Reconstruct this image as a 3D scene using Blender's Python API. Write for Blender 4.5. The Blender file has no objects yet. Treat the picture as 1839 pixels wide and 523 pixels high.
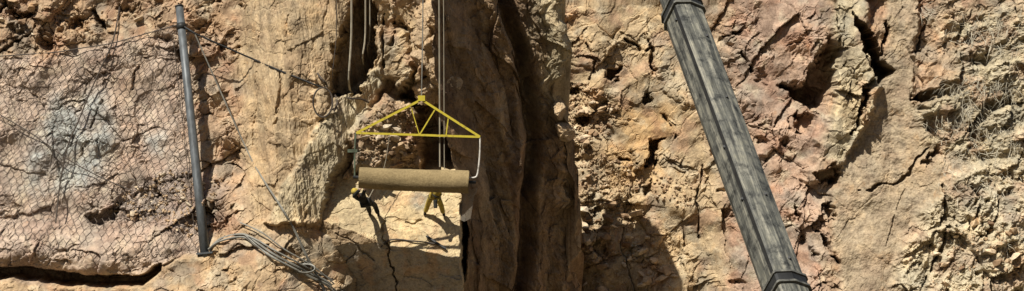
import bpy, bmesh, math, random
import numpy as np
from mathutils import Vector, Matrix

# ------------------------------------------------------------------ camera, world, sun, exposure
scene = bpy.context.scene
COL = scene.collection
CAMD, PPM, CX, CY, ZC = 100.0, 48.4, 919.5, 261.5, 10.0      # photo pixels per metre at y = 0

cam = bpy.data.cameras.new('camera')
cam.sensor_width = 36.0
cam.lens = 36.0 * CAMD / (1839.0 / PPM)
cam.clip_start, cam.clip_end = 1.0, 2000.0
cam_o = bpy.data.objects.new('camera', cam)
cam_o.location = (0, -CAMD, ZC)
cam_o.rotation_euler = (math.radians(90), 0, 0)
COL.objects.link(cam_o)
scene.camera = cam_o

SUN = Vector((-0.35, -0.45, 0.82)).normalized()              # towards the sun
world = bpy.data.worlds.new('World'); scene.world = world; world.use_nodes = True
wn, wl = world.node_tree.nodes, world.node_tree.links
sky = wn.new('ShaderNodeTexSky'); sky.sky_type = 'NISHITA'; sky.sun_disc = False
sky.sun_elevation = math.asin(SUN.z); sky.sun_rotation = math.atan2(SUN.x, SUN.y)
wl.new(sky.outputs[0], wn['Background'].inputs[0]); wn['Background'].inputs[1].default_value = 0.05
sl = bpy.data.lights.new('sun', 'SUN'); sl.energy = 5.0; sl.angle = math.radians(0.5); sl.color = (1.0, 0.95, 0.87)
so = bpy.data.objects.new('sun', sl); so.rotation_euler = SUN.to_track_quat('Z', 'Y').to_euler(); so.location = (-30, -40, 60)
COL.objects.link(so)
vs = scene.view_settings
vs.view_transform = 'Standard'; vs.look = 'None'; vs.gamma = 1.0; vs.exposure = 0.70; vs.use_curve_mapping = False

random.seed(7)
rng = np.random.default_rng(7)

# ------------------------------------------------------------------ helpers
def P(px, py, y):
    s = (CAMD + y) / CAMD / PPM
    return Vector(((px - CX) * s, y, ZC + (CY - py) * s))

def lin(r, g, b):
    f = lambda c: (c / 255 / 12.92) if c <= 10 else ((c / 255 + .055) / 1.055) ** 2.4
    return (f(r), f(g), f(b))

PERM = rng.permutation(4096).astype(np.int32)
RND = rng.random((8, 4096)).astype(np.float32)
GX, GY = np.cos(RND[0] * 6.2832), np.sin(RND[0] * 6.2832)

def hsh(ix, iy, seed):
    return PERM[(PERM[(ix + seed * 131) & 4095] + iy) & 4095]

def gnoise(x, y, seed=0):
    x = np.asarray(x, np.float32); y = np.asarray(y, np.float32)
    ix = np.floor(x).astype(np.int32); iy = np.floor(y).astype(np.int32)
    fx, fy = x - ix, y - iy
    u = fx * fx * fx * (fx * (fx * 6 - 15) + 10); v = fy * fy * fy * (fy * (fy * 6 - 15) + 10)
    def g(dx, dy):
        h = hsh(ix + dx, iy + dy, seed)
        return GX[h] * (fx - dx) + GY[h] * (fy - dy)
    a = g(0, 0); b = g(1, 0); c = g(0, 1); d = g(1, 1)
    return 1.5 * ((a + (b - a) * u) * (1 - v) + (c + (d - c) * u) * v)

def fbm(x, y, seed=0, octv=4, gain=.5):
    s = 0; a = 1.0; f = 1.0
    for o in range(octv):
        s = s + a * gnoise(x * f + o * 17.3, y * f - o * 9.1, seed + o); a *= gain; f *= 2.03
    return s

def ridged(x, y, seed=0, octv=4, gain=.5):
    s = 0; a = 1.0; f = 1.0
    for o in range(octv):
        s = s + a * (1 - 2 * np.abs(gnoise(x * f + o * 7.7, y * f + o * 3.1, seed + o))); a *= gain; f *= 2.1
    return s

def facets(x, y, seed, tilt=1.0, jit=.95, off=1.0):
    """broken-rock blocks: per cell an offset and a tilted plane; returns height and distance to the joint"""
    x = np.asarray(x, np.float32); y = np.asarray(y, np.float32)
    ix = np.floor(x).astype(np.int32); iy = np.floor(y).astype(np.int32)
    f1 = np.full(x.shape, 9, np.float32); f2 = f1.copy()
    H = np.zeros(x.shape, np.float32)
    for dx in (-1, 0, 1):
        for dy in (-1, 0, 1):
            h = hsh(ix + dx, iy + dy, seed)
            qx = x - (ix + dx + .5 + (RND[1][h] - .5) * jit); qy = y - (iy + dy + .5 + (RND[2][h] - .5) * jit)
            d = np.sqrt(qx * qx + qy * qy)
            hh = off * (RND[3][h] - .5) + tilt * ((RND[4][h] - .5) * qx + (RND[5][h] - .5) * qy)
            m = d < f1
            f2 = np.where(m, f1, np.minimum(f2, d))
            H = np.where(m, hh, H); f1 = np.where(m, d, f1)
    return H, f2 - f1

def sstep(a, b, t):
    t = np.clip((t - a) / (b - a), 0, 1); return t * t * (3 - 2 * t)

def segdist(U, V, pts, closed=False):
    d = np.full(U.shape, 1e9, np.float32)
    n = len(pts)
    for i in range(n if closed else n - 1):
        (ax, ay), (bx, by) = pts[i], pts[(i + 1) % n]
        vx, vy = bx - ax, by - ay
        t = np.clip(((U - ax) * vx + (V - ay) * vy) / (vx * vx + vy * vy + 1e-9), 0, 1)
        d = np.minimum(d, np.hypot(U - ax - t * vx, V - ay - t * vy))
    return d

def sdpoly(U, V, pts):
    """signed pixel distance, positive inside"""
    ins = np.zeros(U.shape, bool); n = len(pts)
    for i in range(n):
        (ax, ay), (bx, by) = pts[i], pts[(i + 1) % n]
        if ay == by: continue
        c = ((ay > V) != (by > V)) & (U < (bx - ax) * (V - ay) / (by - ay) + ax)
        ins ^= c
    d = segdist(U, V, pts, True)
    return np.where(ins, d, -d)

def box_of(U, V, pts, pad):
    a = np.array(pts); m = (U > a[:, 0].min() - pad) & (U < a[:, 0].max() + pad) & (V > a[:, 1].min() - pad) & (V < a[:, 1].max() + pad)
    return m

def put(o, parent=None, label=None, cat=None, group=None, kind=None):
    COL.objects.link(o)
    if parent is not None: o.parent = parent
    if label: o['label'] = label
    if cat: o['category'] = cat
    if group: o['group'] = group
    if kind: o['kind'] = kind
    return o

def mesh_arrays(name, V, F, mat, tint=None, smooth=False):
    """V (n,3); F (m,k) same-size faces"""
    me = bpy.data.meshes.new(name)
    V = np.asarray(V, np.float32); F = np.asarray(F, np.int32)
    me.vertices.add(len(V)); me.vertices.foreach_set('co', V.ravel())
    k = F.shape[1]
    me.loops.add(F.size); me.loops.foreach_set('vertex_index', F.ravel())
    me.polygons.add(len(F))
    me.polygons.foreach_set('loop_start', np.arange(0, F.size, k, dtype=np.int32))
    me.polygons.foreach_set('use_smooth', np.full(len(F), smooth))
    me.update(calc_edges=True)
    if tint is not None:
        at = me.attributes.new('tint', 'FLOAT_COLOR', 'POINT')
        c = np.ones((len(V), 4), np.float32); c[:, :3] = tint
        at.data.foreach_set('color', c.ravel())
    me.materials.append(mat)
    return me

def grid_faces(nr, nc):
    i = np.arange(nr * nc, dtype=np.int32).reshape(nr, nc)
    return np.stack([i[:-1, :-1].ravel(), i[:-1, 1:].ravel(), i[1:, 1:].ravel(), i[1:, :-1].ravel()], 1)

class MB:
    """collects polygons of one part"""
    def __init__(s): s.v = []; s.f = []
    def add(s, vs, fs):
        b = len(s.v); s.v += [tuple(v) for v in vs]; s.f += [tuple(b + i for i in f) for f in fs]
    def tube(s, pts, r, n=6, cap=True, r2=None):
        pts = [Vector(p) for p in pts]; m = len(pts); vs = []
        up = None
        for i, p in enumerate(pts):
            t = (pts[min(i + 1, m - 1)] - pts[max(i - 1, 0)]).normalized()
            if up is None: up = Vector((0, 0, 1)) if abs(t.z) < .8 else Vector((1, 0, 0))
            a = t.cross(up)
            if a.length < 1e-6: a = t.cross(Vector((0, 1, .1)))
            a.normalize(); b = a.cross(t).normalized(); up = b
            rr = r if r2 is None else r + (r2 - r) * i / (m - 1)
            for k in range(n):
                an = 2 * math.pi * k / n
                vs.append(p + a * (rr * math.cos(an)) + b * (rr * math.sin(an)))
        fs = [(i * n + k, i * n + (k + 1) % n, (i + 1) * n + (k + 1) % n, (i + 1) * n + k) for i in range(m - 1) for k in range(n)]
        if cap: fs += [tuple(range(n))[::-1], tuple((m - 1) * n + k for k in range(n))]
        s.add(vs, fs); return s
    def box(s, c, size, rot=None):
        R = rot or Matrix.Identity(3); h = Vector(size) / 2; c = Vector(c)
        vs = [c + R @ Vector((sx * h.x, sy * h.y, sz * h.z)) for sx in (-1, 1) for sy in (-1, 1) for sz in (-1, 1)]
        s.add(vs, [(0, 1, 3, 2), (4, 6, 7, 5), (0, 4, 5, 1), (2, 3, 7, 6), (0, 2, 6, 4), (1, 5, 7, 3)]); return s
    def prism(s, a, b, ring):
        """ring: list of offset vectors; extruded from a to b"""
        a, b = Vector(a), Vector(b); n = len(ring)
        vs = [a + r for r in ring] + [b + r for r in ring]
        s.add(vs, [(k, (k + 1) % n, n + (k + 1) % n, n + k) for k in range(n)] + [tuple(range(n))[::-1], tuple(range(n, 2 * n))]); return s
    def build(s, name, mat, parent=None, smooth=False, **kw):
        me = bpy.data.meshes.new(name); me.from_pydata(s.v, [], s.f); me.update()
        if smooth: me.polygons.foreach_set('use_smooth', [True] * len(me.polygons))
        me.materials.append(mat)
        return put(bpy.data.objects.new(name, me), parent, **kw)

def empty(name, loc, **kw):
    o = bpy.data.objects.new(name, None); o.location = loc; o.empty_display_size = .2
    return put(o, **kw)

def adopt(o, root):
    """parent keeping world placement (parts are authored in world space)"""
    o.parent = root; o.matrix_parent_inverse = Matrix.Translation(-Vector(root.location)); return o

def spline(pts, n=8):
    pts = [Vector(p) for p in pts]; out = []
    q = [pts[0]] + pts + [pts[-1]]
    for i in range(1, len(q) - 2):
        p0, p1, p2, p3 = q[i - 1:i + 3]
        for k in range(n):
            t = k / n
            out.append(.5 * ((2 * p1) + (p2 - p0) * t + (2 * p0 - 5 * p1 + 4 * p2 - p3) * t * t + (3 * p1 - p0 - 3 * p2 + p3) * t ** 3))
    out.append(pts[-1]); return out

def sag(a, b, s, n=12):
    a, b = Vector(a), Vector(b)
    return [a.lerp(b, i / n) - Vector((0, 0, 4 * s * (i / n) * (1 - i / n))) for i in range(n + 1)]

# ------------------------------------------------------------------ materials
def new_mat(name, rough=.9):
    m = bpy.data.materials.new(name); m.use_nodes = True
    n, l = m.node_tree.nodes, m.node_tree.links
    b = n['Principled BSDF']; b.inputs['Roughness'].default_value = rough
    b.inputs['Specular IOR Level'].default_value = .25
    return m, n, l, b

def noise_node(n, l, co, scale, detail=6, rough=.6, sc=None):
    t = n.new('ShaderNodeTexNoise'); t.inputs['Scale'].default_value = scale
    t.inputs['Detail'].default_value = detail; t.inputs['Roughness'].default_value = rough
    if sc:
        mp = n.new('ShaderNodeMapping'); mp.inputs['Scale'].default_value = sc
        l.new(co, mp.inputs[0]); l.new(mp.outputs[0], t.inputs[0])
    else: l.new(co, t.inputs[0])
    return t.outputs[0]

def ramp(n, l, fac, stops):
    r = n.new('ShaderNodeValToRGB'); e = r.color_ramp.elements
    while len(e) < len(stops): e.new(.5)
    for k, (p, c) in enumerate(stops):
        e[k].position = p; e[k].color = (*c, 1) if len(c) == 3 else c
    l.new(fac, r.inputs[0]); return r.outputs[0]

def mix(n, l, a, b, fac, mode='MULTIPLY'):
    m = n.new('ShaderNodeMix'); m.data_type = 'RGBA'; m.blend_type = mode
    for v, i in ((a, 6), (b, 7)):
        if isinstance(v, tuple): m.inputs[i].default_value = (*v, 1)
        else: l.new(v, m.inputs[i])
    if isinstance(fac, float): m.inputs[0].default_value = fac
    else: l.new(fac, m.inputs[0])
    return m.outputs[2]

def rock_material(name, streak=None, tint_attr=True, flat=(.4, .3, .2), per_object=False):
    m, n, l, b = new_mat(name, .92)
    b.inputs['Specular IOR Level'].default_value = .12
    co = n.new('ShaderNodeTexCoord').outputs['Object']
    if per_object:
        g = n.new('ShaderNodeNewGeometry'); co = g.outputs['Position']
    if tint_attr:
        at = n.new('ShaderNodeAttribute'); at.attribute_name = 'tint'; base = at.outputs['Color']
    else: base = flat
    if per_object:
        oi = n.new('ShaderNodeObjectInfo')
        base = ramp(n, l, oi.outputs['Random'], [(0, lin(110, 88, 68)), (.3, lin(150, 126, 98)), (.65, lin(174, 152, 122)), (1, lin(194, 180, 156))])
    big = ramp(n, l, noise_node(n, l, co, .55, 5, .6), [(.3, (.70, .68, .68)), (.5, (1, 1, 1)), (.72, (1.16, 1.08, .98))])
    med = ramp(n, l, noise_node(n, l, co, 3.2, 8, .68), [(.28, (.58, .55, .54)), (.5, (1, 1, 1)), (.75, (1.28, 1.26, 1.2))])
    fine = ramp(n, l, noise_node(n, l, co, 13, 4, .7), [(.32, (.70, .67, .65)), (.5, (1, 1, 1)), (.7, (1.2, 1.19, 1.16))])
    c = mix(n, l, base, big, 1.0); c = mix(n, l, c, med, 1.0); c = mix(n, l, c, fine, 1.0)
    if streak:
        st = ramp(n, l, noise_node(n, l, co, 1.0, 7, .65, streak), [(.34, (.74, .71, .68)), (.52, (1, 1, 1)), (.7, (1.15, 1.14, 1.1))])
        c = mix(n, l, c, st, 1.0)
    iron = ramp(n, l, noise_node(n, l, co, 1.3, 6, .7), [(.58, (0, 0, 0)), (.78, (1, 1, 1))])
    c = mix(n, l, c, mix(n, l, c, (1.0, .80, .62), 1.0), iron, 'MIX')
    l.new(c, b.inputs['Base Color'])
    bp = n.new('ShaderNodeBump'); bp.inputs['Strength'].default_value = .45; bp.inputs['Distance'].default_value = .06
    l.new(noise_node(n, l, co, 7, 8, .7), bp.inputs['Height']); l.new(bp.outputs[0], b.inputs['Normal'])
    return m

M_ROCK = rock_material('fractured_rock')
M_PILLAR = rock_material('streaked_rock', streak=(1.1, 1.1, .4))
M_STONE = rock_material('loose_stone', tint_attr=False, per_object=True)

def metal_mat(name, col, dirt, rough=.55, metal=0., scale=3., sc=None, lo=.35, hi=.65):
    m, n, l, b = new_mat(name, rough); b.inputs['Metallic'].default_value = metal
    co = n.new('ShaderNodeTexCoord').outputs['Object']
    f = noise_node(n, l, co, scale, 8, .68, sc)
    l.new(ramp(n, l, f, [(lo, tuple(.7 * v for v in dirt)), (hi, tuple(.7 * v for v in col))]), b.inputs['Base Color'])
    bp = n.new('ShaderNodeBump'); bp.inputs['Strength'].default_value = .25; bp.inputs['Distance'].default_value = .01
    l.new(f, bp.inputs['Height']); l.new(bp.outputs[0], b.inputs['Normal'])
    return m

M_WIRE = metal_mat('rusty_mesh_wire', (.15, .11, .08), (.08, .058, .042), .7)
M_ROPEDARK = metal_mat('dark_wire_rope', (.10, .075, .055), (.05, .04, .03), .7)
M_ROPEGREY = metal_mat('grey_wire_rope', (.32, .31, .26), (.15, .14, .115), .6)
M_ROPEPALE = metal_mat('pale_climbing_rope', (.42, .37, .27), (.28, .24, .17), .85)
M_POST = metal_mat('galvanised_post', (.17, .185, .19), (.085, .09, .09), .5, .25, 2.0, (3, 3, .6))
M_DARKSTEEL = metal_mat('dark_steel', (.035, .036, .034), (.015, .015, .014), .55)
M_YELLOW = metal_mat('yellow_paint', (.62, .50, .05), (.22, .16, .05), .5, 0., 6., None, .3, .46)
M_WHITE = metal_mat('white_paint', (.95, .90, .80), (.40, .36, .30), .5)
M_GREEN = metal_mat('faded_green_paint', (.16, .20, .13), (.07, .08, .05), .6)
M_SKIN = metal_mat('skin', (.42, .26, .18), (.36, .21, .15), .6)
M_BLACK = metal_mat('black_workwear', (.028, .026, .024), (.014, .013, .012), .9, scale=9)
M_OLIVE = metal_mat('yellow_workwear', (.58, .43, .07), (.36, .26, .06), .9, scale=9)
M_BOOT = metal_mat('boot_leather', (.04, .03, .022), (.02, .016, .012), .8)
M_HELMET = metal_mat('white_helmet', (.72, .70, .64), (.55, .52, .46), .4)
M_REDBAG = metal_mat('dark_fabric', (.05, .045, .04), (.02, .02, .018), .9)

# ------------------------------------------------------------------ the cliff (one relief sheet in world x, z)
UK = [-300, 0, 200, 340, 430, 520, 600, 680, 760, 850, 1000, 1100, 1250, 1400, 1500, 1600, 1700, 1839, 2150]
VK = [-500, -100, 0, 130, 260, 400, 470, 523, 700]
YT = np.array([
    [11, 8, 7, 6.2, 5.5, 4.4, 3.8, 3.2, 1], [11, 8, 7, 6.2, 5.5, 4.4, 3.8, 3.2, 1], [11, 8, 7, 6.2, 5.4, 4.2, 3.5, 3.0, .8],
    [11, 8, 6.8, 6, 5.2, 3.8, 2.9, 2.5, .6], [10, 8.2, 7.2, 6.3, 5.4, 3.5, 2.5, 2.2, .4], [9, 5.2, 4.3, 3.9, 3.5, 3.0, 2.5, 2.2, .4],
    [9, 4.9, 4.1, 3.9, 3.8, 3.7, 3.6, 3.5, 1.4], [10, 6, 5, 4.8, 4.8, 5.2, 5.4, 5.3, 3.5], [11, 7, 5.5, 5.2, 5.3, 5.8, 6, 6, 4.5],
    [13, 11, 10, 9.5, 9, 8.5, 8, 7.6, 5], [15, 13.8, 13.3, 13, 12.8, 12.8, 12.8, 12.8, 10.5], [15, 13.6, 13, 12.7, 12.4, 12.2, 12.1, 12, 10],
    [14, 12.6, 12.1, 11.6, 11.2, 10.9, 10.7, 10.5, 8], [13, 10.5, 9.8, 9.3, 8.8, 7.8, 7.2, 6.8, 4], [12, 9.3, 8.6, 8, 7.5, 6.8, 6.4, 6, 3],
    [11, 8.8, 8.2, 7.8, 7.4, 6.8, 6.4, 6, 3], [10, 8, 7.4, 7, 6.5, 5.8, 5.3, 5, 2], [9, 7, 6.4, 6, 5.5, 4.8, 4.3, 4, 1],
    [8.5, 6.5, 5.9, 5.5, 5, 4.3, 3.8, 3.5, .5]], np.float32)

def ybase(U, V):
    shp = U.shape
    iu = np.interp(U.ravel(), UK, np.arange(len(UK))); iv = np.interp(V.ravel(), VK, np.arange(len(VK)))
    a = np.minimum(iu.astype(int), len(UK) - 2); b = np.minimum(iv.astype(int), len(VK) - 2)
    fu, fv = iu - a, iv - b
    fu = fu * fu * (3 - 2 * fu) * .5 + fu * .5; fv = fv * fv * (3 - 2 * fv) * .5 + fv * .5
    y = (YT[a, b] * (1 - fu) + YT[a + 1, b] * fu) * (1 - fv) + (YT[a, b + 1] * (1 - fu) + YT[a + 1, b + 1] * fu) * fv
    return y.reshape(shp).astype(np.float32)

def axis(lo, a, b, hi, fine, coarse):
    return np.concatenate([np.arange(lo, a, coarse), np.arange(a, b, fine), np.arange(b, hi, coarse)]).astype(np.float32)

XS = axis(-27, -20.9, 21.1, 27, .034, .2)
ZS = axis(0, 4.2, 15.9, 22, .034, .2)
X, Z = np.meshgrid(XS, ZS)
Y = np.full(X.shape, 6, np.float32)
for _ in range(3):
    s = (CAMD + Y) / CAMD / PPM
    U = CX + X / s; V = CY - (Z - ZC) / s
    Y = ybase(U, V)
# irregular outlines: all features are read through a slightly warped map
wu = 9 * fbm(X * .9, Z * .9, 3, 4, .6); wv = 9 * fbm(X * .9 + 40, Z * .9, 5, 4, .6)
Uw, Vw = U + wu, V + wv

R = np.full(X.shape, .52, np.float32)                         # how broken the rock is
def zone(pts, soft):
    sd = sdpoly(Uw, Vw, pts); return sstep(-soft, soft, sd).astype(np.float32)

Z_NET = zone([(-300, 95), (90, 95), (330, 45), (375, 440), (280, 500), (-300, 500)], 14)
Z_TOPL = zone([(-300, -600), (450, -600), (430, 40), (330, 50), (90, 95), (-300, 95)], 12)
Z_BUTT = zone([(450, -600), (690, -600), (690, 120), (640, 240), (560, 430), (450, 400), (425, 200)], 18)
Z_FLAKE = zone([(686, 112), (694, 138), (655, 215), (620, 270), (575, 400), (480, 400), (560, 250), (612, 175)], 5)
Z_MOUND = zone([(-300, 500), (200, 505), (300, 470), (372, 445), (420, 395), (570, 400), (640, 470), (660, 800), (-300, 800)], 10)
Z_GULLY = zone([(1000, -600), (1180, -600), (1230, 120), (1290, 300), (1340, 800), (1000, 800)], 25)
Z_OCHRE = zone([(1105, 190), (1200, 185), (1215, 260), (1160, 330), (1050, 330), (1090, 260)], 22)
Z_RUB = zone([(1010, 140), (1060, 145), (1112, 190), (1100, 235), (1060, 255), (1010, 255)], 10)
Z_RIDGE = zone([(1490, -600), (1540, -600), (1560, 60), (1580, 150), (1540, 250), (1500, 320), (1440, 340), (1470, 250), (1500, 190), (1492, 90)], 8)
Z_SLAB = zone([(1600, -600), (1680, -600), (1648, 60), (1640, 200), (1680, 250), (1690, 320), (1690, 380), (1630, 415), (1598, 523), (1570, 800), (1500, 800), (1505, 480), (1488, 400), (1512, 290), (1550, 225), (1592, 130)], 7)
Z_GRASS = zone([(1690, 20), (2200, 0), (2200, 330), (1760, 320), (1660, 240), (1640, 200), (1720, 130)], 25)
Z_PALE = zone([(1690, 330), (1760, 290), (2200, 300), (2200, 800), (1590, 800), (1604, 470), (1640, 410)], 12)
Z_BLUE = np.maximum(zone([(95, 178), (185, 165), (210, 250), (160, 335), (40, 340), (60, 260)], 22), .8 * zone([(255, 235), (290, 240), (292, 275), (262, 275)], 12))
Z_DEBRIS = zone([(180, 395), (215, 345), (270, 310), (340, 300), (420, 330), (372, 430), (320, 430), (270, 400)], 14)

R += .05 * Z_TOPL - .22 * Z_NET - .40 * Z_BUTT - .35 * Z_FLAKE - .22 * Z_MOUND - .14 * Z_GULLY - .1 * Z_OCHRE - .45 * Z_SLAB + .12 * Z_PALE + .05 * Z_GRASS + .25 * Z_RUB + .2 * Z_DEBRIS
Z_GAP = zone([(672, -200), (780, -200), (790, 110), (760, 180), (700, 300), (640, 300), (690, 150)], 8)
R -= .32 * Z_GAP
R += .3 * zone([(1040, 355), (1140, 345), (1225, 523), (1250, 700), (1030, 700)], 14)
R = np.clip(R, .08, 1.2)

# bedding / grain direction: steep, leaning strata on the right, upright on the buttress
warp1 = .12 * fbm(X * 1.3, Z * 1.3, 11, 3); warp2 = .12 * fbm(X * 1.3 + 9, Z * 1.3 + 4, 14, 3)
def rot(a): c, s_ = math.cos(a), math.sin(a); return (X + warp1) * c + (Z + warp2) * s_, -(X + warp1) * s_ + (Z + warp2) * c
a1, b1 = rot(math.radians(-28))
right = sstep(1000, 1300, U)
def blocks(cell, seed, ar, tilt, off=1.0):
    p, q = rot(math.radians(-32)); Hr, Er = facets(p / cell, q / cell / ar, seed, tilt, .95, off)
    p, q = rot(math.radians(20)); Hl, El = facets(p / cell / (ar * .8), q / cell, seed + 3, tilt, .95, off)
    return Hl * (1 - right) + Hr * right, np.where(right > .5, Er, El)
H1, E1 = blocks(1.9, 21, 1.5, 1.5)
H2, E2 = blocks(.80, 31, 1.6, 2.4, .6)
H3, E3 = blocks(.32, 41, 1.4, 2.4, .6)
H4, E4 = blocks(.15, 51, 1.2, 2.2, .6)
G = fbm(X * .45, Z * .45, 61, 3, .5)
patch = sstep(-.35, .45, fbm(X * .6 + 3, Z * .6, 71, 3))       # some areas massive, some shattered
disp = .45 * G * (.4 + R) + R * (.70 * H1 + .46 * H2 * (.3 + patch) + .26 * H3 * (.18 + patch) + .12 * H4 * (.15 + patch))
disp += R * .10 * ridged(a1 * .8, b1 * .35, 81, 4, .5)
joint = R * (.12 * sstep(.05, 0, E1) + .12 * sstep(.08, 0, E2) * sstep(.4, .6, patch) + .08 * sstep(.12, 0, E3) * sstep(.55, .8, patch))
Y = Y - disp + joint
# upright fluting on the buttress and the flake
flut = ridged(X * 1.6 + .25 * (Z - 10) + .3 * warp1, Z * .16, 91, 5, .6)
Y -= Z_BUTT * .16 * ridged(X * .55 + .12 * (Z - 10) + .5 * warp1, Z * .07, 93, 2, .5)
Y -= (Z_BUTT * .09 + Z_FLAKE * .04) * flut
fl2 = ridged((X - .62 * Z) * 3.2, (Z + .62 * X) * .35, 95, 4, .6)
Y -= Z_FLAKE * (.6 + .016 * fl2)
Y -= Z_SLAB * (.25 + .005 * fl2 + .03 * ridged(X * .8 + .3 * Z, Z * .3, 99, 2) + .035 * fbm(X * 3, Z * 3, 97, 4, .6))
Y -= Z_RIDGE * .75
Y -= Z_PALE * (.35 + .15 * ridged(a1 * 1.6, b1 * 1.2, 101, 5, .6))
gr = ridged(a1 * 1.2 - .8 * b1, b1 * .9 + .5 * a1, 105, 5, .62)
Y -= Z_GRASS * .16 * gr
Y -= Z_MOUND * .45
# the sagging pouch of debris at the foot of the net, undercut below it
pb_ = np.interp(U, [-300, 60, 120, 200, 262, 300, 345], [476, 478, 486, 496, 490, 472, 446])      # lower edge of the pouch
pouch = np.sqrt(np.clip(1 - ((V + .4 * wv - pb_ + 40) / 42) ** 2, 0, 1)) * sstep(352, 300, U + .5 * wu)
Y -= pouch * .85
under = sstep(-5, 4, sdpoly(U, V + .5 * wv, [(-300, 480), (60, 482), (120, 490), (195, 500), (262, 493), (290, 474), (288, 488), (256, 511), (190, 517), (120, 510), (60, 499), (-300, 501)]))
Y += under * 1.6

def pocket(pts, depth, soft=4):
    m = box_of(Uw, Vw, pts, 40)
    global Y
    sd = sdpoly(Uw[m] + 5 * H2[m] + 4 * H3[m], Vw[m] + 5 * H3[m], pts); Y[m] += depth * sstep(-soft, soft, sd)
def crack(pts, w, depth):
    m = box_of(Uw, Vw, pts, 40)
    global Y
    u2, v2 = U[m] + .55 * wu[m], V[m] + .55 * wv[m]
    d = segdist(u2, v2, pts)
    g_ = fbm(X[m] * 1.7, Z[m] * 1.7, 151, 3, .6); ww = w * np.clip(1 + .9 * g_, .35, 1.6)
    Y[m] += .8 * depth * sstep(ww, ww * .3, d) * sstep(-.55, -.1, g_)
def lump(pts, out, soft=5, tx=0., ty=0.):
    m = box_of(Uw, Vw, pts, 40)
    global Y
    a = np.array(pts).mean(0); sd = sdpoly(Uw[m], Vw[m], pts)
    Y[m] -= sstep(-soft, soft, sd) * (out + tx * (U[m] - a[0]) / PPM + ty * (V[m] - a[1]) / PPM)

# recess beside the ropes, holes and slits of the gully, cave and slash on the right
pocket([(588, 138), (602, 92), (622, 40), (640, -40), (672, -40), (672, 118), (642, 176), (598, 170)], 2.6)
pocket([(720, 172), (734, 150), (754, 150), (752, 178)], 1.5)
pocket([(738, 190), (760, 170), (800, 150), (835, 170), (835, 320), (760, 300)], 1.8)
pocket([(1096, 122), (1112, 124), (1110, 145), (1098, 150)], .9)
pocket([(1166, 70), (1178, 98), (1186, 128), (1178, 126), (1170, 104)], .8, 3)
pocket([(1152, 176), (1170, 160), (1168, 182), (1156, 190)], .8, 3)
pocket([(1172, 252), (1196, 250), (1186, 278), (1182, 296), (1160, 300), (1168, 280)], 1.2, 3)
pocket([(1020, 160), (1038, 158), (1036, 172), (1022, 172)], .7, 3)
pocket([(1032, 214), (1056, 214), (1054, 222), (1034, 222)], .6, 3)
pocket([(1150, 335), (1165, 325), (1172, 340), (1160, 352)], .6, 3)
pocket([(1404, 150), (1446, 150), (1486, 74), (1502, 84), (1502, 150), (1484, 192), (1462, 200), (1440, 180)], 2.0, 9)
pocket([(1420, 205), (1446, 198), (1468, 216), (1454, 240), (1428, 228)], 1.0, 5)
pocket([(1530, 28), (1556, 52), (1578, 92), (1598, 130), (1580, 156), (1562, 122), (1544, 88)], 2.8, 3)
pocket([(1588, 40), (1594, 36), (1590, 100), (1584, 120)], 1.2, 2)
pocket([(1540, 165), (1552, 162), (1545, 200), (1532, 245), (1526, 240), (1538, 200)], 1.0, 3)
pocket([(1643, 172), (1655, 160), (1684, 165), (1676, 180), (1650, 184)], 1.0, 3)
pocket([(1745, 100), (1780, 104), (1776, 120), (1748, 116)], .6, 5)
pocket([(1760, 185), (1795, 178), (1800, 192), (1764, 198)], .7, 5)
pocket([(1464, 312), (1500, 296), (1508, 312), (1484, 332), (1468, 326)], .9, 4)
pocket([(1480, 370), (1494, 360), (1494, 380), (1484, 392)], .8, 3)
pocket([(1426, 372), (1436, 378), (1440, 388), (1430, 386)], .7, 3)
pocket([(20, 20), (48, 15), (60, 30), (30, 40)], .8, 4)
pocket([(70, 68), (92, 62), (95, 78), (75, 84)], .7, 4)
pocket([(120, 42), (146, 36), (150, 50), (126, 54)], .7, 4)
pocket([(172, 38), (192, 40), (188, 54), (176, 52)], .6, 4)
pocket([(0, 4), (10, 0), (12, 26), (4, 28)], .7, 4)
pocket([(232, 358), (278, 340), (282, 352), (240, 374)], .4, 5)
pocket([(150, 392), (215, 372), (216, 384), (165, 404)], .6, 4)
pocket([(1660, 300), (1672, 280), (1680, 262), (1684, 276), (1674, 300)], .5, 3)
for k in range(46):                                            # unnamed small hollows
    if k < 18: u0, v0 = rng.uniform(1285, 1470), rng.uniform(0, 523)
    elif k < 34: u0, v0 = rng.uniform(1690, 1839), rng.uniform(300, 523)
    else: u0, v0 = rng.uniform(0, 440), rng.uniform(0, 100)
    a, b = rng.uniform(6, 13), rng.uniform(4, 8); th = rng.uniform(-.9, .9)
    pocket([(u0 + a * math.cos(t) * math.cos(th) - b * math.sin(t) * math.sin(th), v0 + a * math.cos(t) * math.sin(th) + b * math.sin(t) * math.cos(th)) for t in np.linspace(0, 6.28, 7)[:-1]], rng.uniform(.2, .45), 4)
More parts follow.
